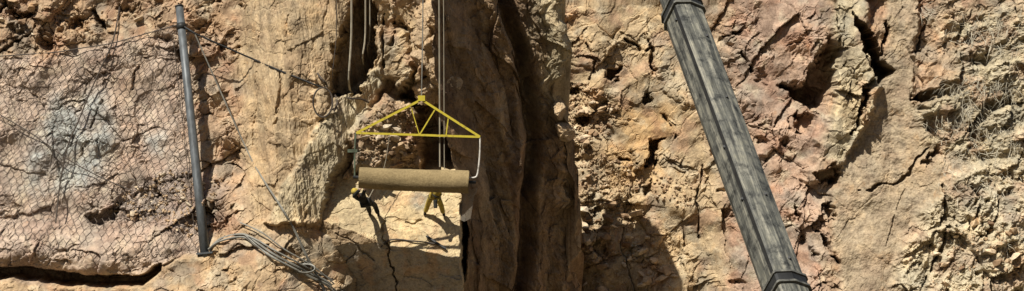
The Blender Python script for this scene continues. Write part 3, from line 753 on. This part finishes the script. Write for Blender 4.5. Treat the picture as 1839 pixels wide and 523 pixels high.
MB().tube([P(757, 175, 0), P(759, 60, -.1), P(763, -300, -.5)], .022, 5).build('hoist_cable', M_ROPEGREY, label='thin hoist cable rising from the apex of the yellow frame', cat='cable')
for u, r_, v1, lab in ((789, .028, 300, 'long pale vertical line passing in front of the yellow frame to the roll'), (797, .016, 304, 'thin second vertical line just right of the long pale one')):
    MB().tube([P(u - 2, -300, -.3), P(u, 60, .12), P(u + 1, v1, .12)], r_, 5).build('tag_line', M_ROPEPALE, label=lab, cat='rope')

mr, n, l, b = new_mat('coir_mat', .95)
co = n.new('ShaderNodeTexCoord').outputs['Object']
c1 = ramp(n, l, noise_node(n, l, co, 14, 6, .7, (1, 1, 1)), [(.3, (.15, .108, .05)), (.7, (.255, .192, .095))])
c2 = ramp(n, l, noise_node(n, l, co, 1.2, 4, .6), [(.35, (.8, .8, .8)), (.65, (1.1, 1.1, 1.1))])
l.new(mix(n, l, c1, c2, 1.0), b.inputs['Base Color'])
bp = n.new('ShaderNodeBump'); bp.inputs['Strength'].default_value = .8; bp.inputs['Distance'].default_value = .03
l.new(noise_node(n, l, co, 22, 6, .7), bp.inputs['Height']); l.new(bp.outputs[0], b.inputs['Normal'])
M_COIR = mr
r0, r1 = P(646, 318.5, 0), P(841, 327, 0)
roll = empty('netting_roll', r0.lerp(r1, .5), label='long tan roll of rolled matting hanging level under the yellow frame', cat='roll')
d = (r1 - r0).normalized(); s1 = Vector((0, 1, 0)); s2 = d.cross(s1).normalized()
vs_, fs_ = [], []; NS, NL = 40, 30
for i in range(NL + 1):
    t = i / NL; c_ = r0.lerp(r1, t) + Vector((0, 0, -.03 * math.sin(math.pi * t)))
    for k in range(NS):
        an = 2 * math.pi * k / NS
        rr = .385 + .035 * t + .010 * math.sin(an * 3 + t * 4) + .008 * rng.standard_normal() * .6 + .012 * (k / NS)
        vs_.append(c_ + (s1 * math.cos(an) + s2 * math.sin(an)) * rr)
for i in range(NL):
    for k in range(NS): fs_.append((i * NS + k, i * NS + (k + 1) % NS, (i + 1) * NS + (k + 1) % NS, (i + 1) * NS + k))
mbr = MB(); mbr.add(vs_, fs_); adopt(mbr.build('matting', M_COIR, None, True), roll)
for c_, sg, rr0 in ((r0, -1, .385), (r1, 1, .42)):                # spiral ends of the wound layers
    sp = MB(); turns = 7
    for k in range(turns * 24):
        t0, t1 = k / (turns * 24), (k + 1) / (turns * 24); q = []
        for t in (t0, t1):
            an = t * turns * 6.283; rr = .08 + (rr0 - .085) * t
            q += [c_ + (s1 * math.cos(an) + s2 * math.sin(an)) * rr + d * (sg * .02), c_ + (s1 * math.cos(an) + s2 * math.sin(an)) * (rr + .03) + d * (sg * .02),
                  c_ + (s1 * math.cos(an) + s2 * math.sin(an)) * rr - d * (sg * .12), c_ + (s1 * math.cos(an) + s2 * math.sin(an)) * (rr + .03) - d * (sg * .12)]
        sp.add(q, [(0, 1, 5, 4), (0, 4, 6, 2), (1, 3, 7, 5)])
    adopt(sp.build('spiral_end', M_COIR), roll)
adopt(MB().tube([r0 - d * .25, r1 + d * .28], .06, 10).build('core_tube', M_DARKSTEEL, None, True), roll)
fl = MB()                                                        # loose flap of mesh under the right end
fp = lambda a, b: P(827 + 26 * a + (4 if b < .2 else 0) - 8 * b * a, 344 + 54 * b - 6 * a * (1 - b) - 9 * abs(a - .4) * b, .1 + .12 * math.sin(3 * a + 2 * b))
for k in range(15): fl.tube([fp(k / 14, t) for t in np.linspace(0, 1, 9)], .006, 3)
for k in range(27): fl.tube([fp(t, k / 26) for t in np.linspace(0, 1, 6)], .006, 3)
adopt(fl.build('loose_end', metal_mat('pale_mesh', (.42, .37, .29), (.26, .22, .17), .8), None), roll)

# ------------------------------------------------------------------ two rope-access workers
def skin_mesh(name, joints, bones, radii, mat, root, parent, sub=2):
    names = list(joints); me = bpy.data.meshes.new(name)
    me.from_pydata([joints[k] for k in names], [(names.index(a), names.index(b)) for a, b in bones], []); me.update()
    o = bpy.data.objects.new(name, me); put(o); me.materials.append(mat)
    m = o.modifiers.new('skin', 'SKIN'); m.use_smooth_shade = True
    for i, k in enumerate(names):
        r = radii(k); me.skin_vertices[0].data[i].radius = r if isinstance(r, tuple) else (r, r)
        me.skin_vertices[0].data[i].use_root = (k == root)
    m2 = o.modifiers.new('subdivision', 'SUBSURF'); m2.levels = m2.render_levels = sub
    adopt(o, parent); return o

def person(label, J, mats, face_dir):
    J = {k: Vector(v) for k, v in J.items()}
    rt = empty('person', J['anL'].lerp(J['anR'], .5), label=label, cat='person', group=None)
    m_top, m_leg = mats
    up = (J['neck'] - J['hip']).normalized()
    side = (J['shR'] - J['shL']).normalized()
    J['chest'] = J['hip'].lerp(J['neck'], .68); J['waist'] = J['hip'].lerp(J['neck'], .3)
    hd = (J['head'] - J['neck']).normalized(); J['crown'] = J['head'] + hd * .09; J['chin'] = J['head'] - hd * .06 + face_dir * .05
    body = dict(J); bones = [('hip', 'waist'), ('waist', 'chest'), ('chest', 'neck'), ('neck', 'head'), ('head', 'crown')]
    del body['chin']
    for s_ in 'LR':
        bones += [('chest', 'sh' + s_), ('sh' + s_, 'el' + s_), ('el' + s_, 'wr' + s_), ('hip', 'hp' + s_), ('hp' + s_, 'kn' + s_), ('kn' + s_, 'an' + s_), ('an' + s_, 'toe' + s_)]
        fd = (J['wr' + s_] - J['el' + s_]).normalized(); sd = fd.cross(up).normalized(); nn = sd.cross(fd)
        body['palm' + s_] = J['wr' + s_] + fd * .07; bones.append(('wr' + s_, 'palm' + s_))
        for q, (of, ln) in enumerate(((-.036, .068), (-.013, .082), (.012, .078), (.035, .06))):
            a = body['palm' + s_] + sd * of + fd * .025
            body['f%d%s' % (q, s_)] = a; body['g%d%s' % (q, s_)] = a + fd * ln * .6 - nn * .015; body['h%d%s' % (q, s_)] = a + fd * ln * .85 - nn * .045
            bones += [('palm' + s_, 'f%d%s' % (q, s_)), ('f%d%s' % (q, s_), 'g%d%s' % (q, s_)), ('g%d%s' % (q, s_), 'h%d%s' % (q, s_))]
        body['t' + s_] = J['wr' + s_] + fd * .04 - sd * .045; body['u' + s_] = J['wr' + s_] + fd * .085 - sd * .06 - nn * .02
        bones += [('wr' + s_, 't' + s_), ('t' + s_, 'u' + s_)]
    RB = dict(hip=.12, waist=.11, chest=.13, neck=.055, head=.085, crown=.06, sh=.06, el=.042, wr=.03, hp=.085, kn=.055, an=.04, toe=.035, palm=.03)
    def rad(k, add=0, t=RB):
        for key in (k, k[:-1]):
            if key in t: return t[key] + add
        return .009
    skin_mesh('body', body, bones, rad, M_SKIN, 'hip', rt)
    tj = {k: J[k] for k in ('hip', 'waist', 'chest', 'shL', 'shR', 'elL', 'elR', 'wrL', 'wrR')}; tj['collar'] = J['chest'].lerp(J['neck'], .75)
    skin_mesh('jacket', tj, [('hip', 'waist'), ('waist', 'chest'), ('chest', 'collar')] + [(a + s_, b + s_) if a != 'chest' else ('chest', b + s_) for s_ in 'LR' for a, b in (('chest', 'sh'), ('sh', 'el'), ('el', 'wr'))],
              lambda k: (.085 if k == 'collar' else rad(k, .038)), m_top, 'hip', rt)
    lj = {k: J[k] for k in ('hip', 'hpL', 'hpR', 'knL', 'knR', 'anL', 'anR')}
    skin_mesh('trousers', lj, [('hip', 'hpL'), ('hpL', 'knL'), ('knL', 'anL'), ('hip', 'hpR'), ('hpR', 'knR'), ('knR', 'anR')], lambda k: rad(k, .05), m_leg, 'hip', rt)
    for s_ in 'LR':
        td = (J['toe' + s_] - J['an' + s_])
        skin_mesh('boot', {'a': J['an' + s_] + Vector((0, 0, .06)), 'b': J['an' + s_] + Vector((0, 0, -.03)), 'c': J['toe' + s_]}, [('a', 'b'), ('b', 'c')], lambda k: {'a': .062, 'b': .065, 'c': .05}[k], M_BOOT, 'b', rt, 1)
    hm = MB(); cen = J['head'] + hd * .04; e1_ = hd.orthogonal().normalized(); e2_ = hd.cross(e1_)
    rings = [(0, .145), (.02, .132), (.06, .122), (.10, .095), (.125, .055), (.135, .01)]
    vs2 = [cen + hd * h + (e1_ * math.cos(t) + e2_ * math.sin(t)) * r for h, r in rings for t in np.linspace(0, 6.283, 17)[:-1]]
    hm.add(vs2, [(i * 16 + k, i * 16 + (k + 1) % 16, (i + 1) * 16 + (k + 1) % 16, (i + 1) * 16 + k) for i in range(5) for k in range(16)])
    adopt(hm.build('helmet', M_HELMET if m_leg is M_OLIVE else M_OLIVE, None, True), rt)
    fc_ = MB()                                                  # brow, nose and ears
    fc_.box(J['head'] + face_dir * .085 - hd * .01, (.026, .026, .045)); adopt(fc_.build('nose', M_SKIN), rt)
    har = MB(); har.tube([J['hip'] + up * .06 + (side * math.cos(t) * .17 + up.cross(side) * math.sin(t) * .165) for t in np.linspace(0, 6.283, 17)], .025, 6)
    for s_ in 'LR':
        c3 = J['hp' + s_].lerp(J['kn' + s_], .25); dd = (J['kn' + s_] - J['hp' + s_]).normalized(); q1 = dd.orthogonal().normalized(); q2 = dd.cross(q1)
        har.tube([c3 + (q1 * math.cos(t) + q2 * math.sin(t)) * .118 for t in np.linspace(0, 6.283, 13)], .018, 5)
    adopt(har.build('harness', M_REDBAG), rt)
    return rt

def limbs(hip, neck, head, kn, an, wr, el, roll_side=None):
    hip, neck = P(*hip), P(*neck); up = (neck - hip).normalized(); side = (roll_side or Vector((1, 0, 0))); side = (side - up * side.dot(up)).normalized()
    J = dict(hip=hip, neck=neck, head=P(*head), shL=neck - side * .185 - up * .06, shR=neck + side * .185 - up * .06, hpL=hip - side * .095 - up * .03, hpR=hip + side * .095 - up * .03)
    for s_, i in (('L', 0), ('R', 1)):
        J['kn' + s_] = P(*kn[i]); J['an' + s_] = P(*an[i]); J['wr' + s_] = P(*wr[i]); J['el' + s_] = P(*el[i])
    return J
fy1, fy2 = on_boulder(763, 384, .14).y, on_boulder(796, 388, .14).y
J = limbs((781, 350, 2.0), (797, 329, 1.60), (804, 319, 1.45), ((769, 366, fy1 - .30), (792, 368, fy2 - .3)), ((764, 381, fy1), (796, 383, fy2)), ((786, 322, .62), (822, 322, .62)), ((782, 335, 1.05), (819, 334, 1.1)))
J['toeL'] = J['anL'] + Vector((-.05, .08, -.12)); J['toeR'] = J['anR'] + Vector((.05, .08, -.12))
person('worker in mustard yellow trousers standing astride on the slab behind the roll', J, (M_OLIVE, M_OLIVE), Vector((.2, -.95, .1)).normalized())
hb = J['hip']
bag = empty('tool_bag', hb + Vector((.03, -.2, -.5)), label='small dark bag hanging between the legs of the worker in yellow', cat='bag')
adopt(MB().tube([hb + Vector((.02, -.2, -.18)), hb + Vector((.02, -.2, -.24)), hb + Vector((.03, -.2, -.46)), hb + Vector((.03, -.2, -.50))], .085, 10, True, .07).build('sack', M_REDBAG, None, True), bag)
adopt(MB().tube([hb + Vector((0, -.15, .03)), hb + Vector((.02, -.2, -.18))], .012, 5).build('strap', M_REDBAG), bag)
fy1, fy2 = on_boulder(664, 383, .13).y, on_boulder(680, 386, .13).y
J2 = limbs((657, 363, 1.85), (644, 350, 1.4), (638, 345, 1.25), ((661, 370, fy1 - .42), (673, 368, fy2 - .40)), ((664, 382, fy1), (679, 384, fy2)), ((646, 341, .75), (655, 341, .7)), ((636, 352, 1.05), (652, 350, 1.05)))
J2['toeL'] = J2['anL'] + Vector((0, .07, -.11)); J2['toeR'] = J2['anR'] + Vector((.03, .07, -.11))
person('worker in black leaning out on a rope under the left end of the roll', J2, (M_BLACK, M_BLACK), Vector((.4, .7, .3)).normalized())
MB().tube(spline([J2['hip'] + Vector((.05, .12, .05)), P(668, 345, 2.4), surf(690, 300, .3), surf(700, 240, .4)], 5), .014, 5).build('safety_rope', M_ROPEPALE, label='pale safety rope running up from the worker in black', cat='rope')
q = [on_boulder(u, v, .06) for u, v in ((684, 444), (696, 433), (712, 430), (740, 433), (770, 436), (796, 442))]
MB().tube(spline(q, 5), .03, 6).build('slack_rope', M_ROPEDARK, label='dark slack rope lying along the lower lip of the pale slab', cat='rope')
q = [on_boulder(u, v, .10) for u, v in ((766, 424), (776, 431), (788, 439), (801, 447))]
MB().tube(spline(q, 4), .05, 6).build('dark_bar', M_DARKSTEEL, label='short dark bar lying slantwise on the slab below the worker in yellow', cat='bar')  # short dark tube lying slantwise on the slab

# ------------------------------------------------------------------ the long grey boom in front of the cliff
b0, b1 = P(1412, 523, -22.0), P(1218, 0, -13.4)
bd = (b1 - b0).normalized(); base = b0 - bd * ((b0.z - .45) / bd.z)
fvec = Vector((0, -1, 0)); fvec = (fvec - bd * fvec.dot(bd)).normalized(); svec = fvec.cross(bd).normalized()
if svec.x < 0: svec = -svec
fr_ = svec.cross(bd); 
BM = Matrix((svec, -fvec, bd)).transposed().to_4x4(); BM.translation = base
m, n, l, b = new_mat('weathered_grey_paint', .6)
co = n.new('ShaderNodeTexCoord').outputs['Object']
c = ramp(n, l, noise_node(n, l, co, 1.0, 9, .7, (7, 7, .55)), [(.32, (.024, .024, .021)), (.48, (.088, .088, .074)), (.68, (.27, .255, .20))])
c2 = ramp(n, l, noise_node(n, l, co, 2.4, 8, .75), [(.38, (.28, .29, .30)), (.5, (.95, .95, .95)), (.66, (1.25, 1.22, 1.12))])
l.new(mix(n, l, c, c2, 1.0), b.inputs['Base Color'])
bp = n.new('ShaderNodeBump'); bp.inputs['Strength'].default_value = .4; bp.inputs['Distance'].default_value = .02
l.new(noise_node(n, l, co, 3.0, 8, .7, (3, 3, .6)), bp.inputs['Height']); l.new(bp.outputs[0], b.inputs['Normal'])
M_BOOM = m
SEC = [(-1.0, -.5), (-.95, -.05), (-.34, 1.0), (-.22, 1.05), (.42, .80), (.96, .22), (1.0, -.05), (.60, -.75), (-.62, -.75)]
W = .63
boom = empty('crane_boom', base, label='long weathered grey faceted boom slanting across in front of the cliff', cat='boom'); boom.matrix_world = BM
def section(z0, z1, k, name, mat, k2=None, parent=None):
    k2 = k2 or k; mbx = MB(); nn_ = len(SEC); steps = max(1, int((z1 - z0) / 1.2)); vs_ = []
    for i in range(steps + 1):
        z = z0 + (z1 - z0) * i / steps; kk = k + (k2 - k) * i / steps
        vs_ += [(x * W * kk + rng.uniform(-.004, .004), -y * W * kk + rng.uniform(-.004, .004), z) for x, y in SEC]
    mbx.add(vs_, [(i * nn_ + q, i * nn_ + (q + 1) % nn_, (i + 1) * nn_ + (q + 1) % nn_, (i + 1) * nn_ + q) for i in range(steps) for q in range(nn_)] + [tuple(range(nn_))[::-1], tuple(steps * nn_ + q for q in range(nn_))])
    return mbx.build(name, mat, boom if parent is None else parent)
def zat(px, py):
    """distance along the boom whose centre line the photo shows at this height"""
    best = min(np.arange(0, 40, .02), key=lambda t: abs(CY - (base + bd * t - Vector((0, 0, ZC))).z * PPM * CAMD / (CAMD + (base + bd * t).y) - py))
    return float(best)
M_FLANGE = metal_mat('worn_flange', (.20, .195, .16), (.05, .05, .045), .6, 0, 5)
zl, zu = zat(0, 512), zat(0, 22)
section(0, zl - .2, 1.0, 'lower_section', M_BOOM)
section(zl - .2, zu, 1.0, 'main_section', M_BOOM)
section(zu, zu + 8.0, .86, 'upper_section', M_BOOM)
for z0 in (zl - .38, zl, zu - .18, zu + .16):
    section(z0 - .035, z0 + .035, 1.14, 'flange', M_FLANGE)
section(zl - .33, zl - .05, 1.06, 'collar', M_DARKSTEEL); section(zu - .13, zu + .11, 1.05, 'collar', M_DARKSTEEL)
st = MB(); 
for (xa, ya), (xb, yb) in (((-.48, .76), (-.34, 1.0)),):
    st.add([(xa * W, -ya * W - .02, zl), (xb * W, -yb * W - .02, zl), (xb * W, -yb * W - .02, zu - .2), (xa * W, -ya * W - .02, zu - .2), (xa * W, -ya * W + .02, zl), (xb * W, -yb * W + .02, zl), (xb * W, -yb * W + .02, zu - .2), (xa * W, -ya * W + .02, zu - .2)],
           [(0, 1, 2, 3), (0, 4, 5, 1), (1, 5, 6, 2), (2, 6, 7, 3), (3, 7, 4, 0)])
st.build('wear_strip', M_DARKSTEEL, boom)
for t, s_ in ((.05, .6), (.27, -.5), (.27, .62), (.45, -.45), (.62, .5), (.86, .66), (.94, -.5)):
    z0 = zl + (zu - zl) * t; x = s_; y = float(np.interp(x, [-1, -.95, -.34, -.22, .42, .96], [-.5, -.05, 1.0, 1.05, .80, .22]))
    MB().tube([(x * W, -y * W + .05, z0), (x * W, -y * W - .05, z0)], .05, 8).build('bolt', M_DARKSTEEL, boom)
section(-.5, .1, 1.6, 'base_plinth', M_DARKSTEEL)

# ------------------------------------------------------------------ dry grass and roots on the right
mg, n, l, b = new_mat('dry_grass', .8)
co = n.new('ShaderNodeTexCoord').outputs['Object']
l.new(ramp(n, l, noise_node(n, l, co, 2.5, 4, .6), [(.3, (.27, .23, .16)), (.7, (.50, .46, .35))]), b.inputs['Base Color'])
gv, gf = [], []
def blade(p, d1, d2, ln, w):
    k = len(gv); sd = d1.cross(Vector((0, 1, 0))).normalized() * w
    a, b_, c_ = p, p + d1 * ln * .5 + Vector((0, -.05, 0)), p + d1 * ln * .6 + d2 * ln * .4
    gv.extend([a - sd, a + sd, b_ - sd * .8, b_ + sd * .8, c_]); gf.extend([(k, k + 1, k + 3, k + 2), (k + 2, k + 3, k + 4)])
for u0, v0, n0, spr, ln0 in ((1752, 62, 60, 26, .8), (1800, 40, 40, 20, .7), (1720, 160, 60, 22, .8), (1760, 140, 30, 22, .7), (1738, 195, 60, 20, .9), (1800, 150, 60, 24, .8), (1825, 90, 40, 18, .8), (1700, 225, 50, 24, .6), (1790, 230, 60, 26, .7), (1760, 265, 40, 25, .6), (1825, 250, 50, 20, .8), (1745, 330, 40, 26, .5), (1800, 330, 50, 26, .6), (1700, 300, 25, 16, .5), (1662, 20, 25, 12, .5), (1815, 430, 30, 20, .5)):
    main = rng.uniform(-2.4, -.4)
    for _ in range(n0):
        p = on_cliff(u0 + rng.normal(0, spr), v0 + rng.normal(0, spr * .6), .04, YS); a = main + rng.normal(0, 1.1)
        d1 = Vector((math.cos(a), -.25, math.sin(a))).normalized(); d2 = Vector((math.cos(a) * .6, -.1, math.sin(a) - .6)).normalized()
        blade(p, d1, d2, ln0 * rng.uniform(.5, 1.3), rng.uniform(.006, .012))
mb = MB(); mb.v = [tuple(v) for v in gv]; mb.f = gf
mb.build('dry_grass', mg, kind='stuff', label='pale dry grass and roots trailing over the rock at the right edge', cat='dry grass')
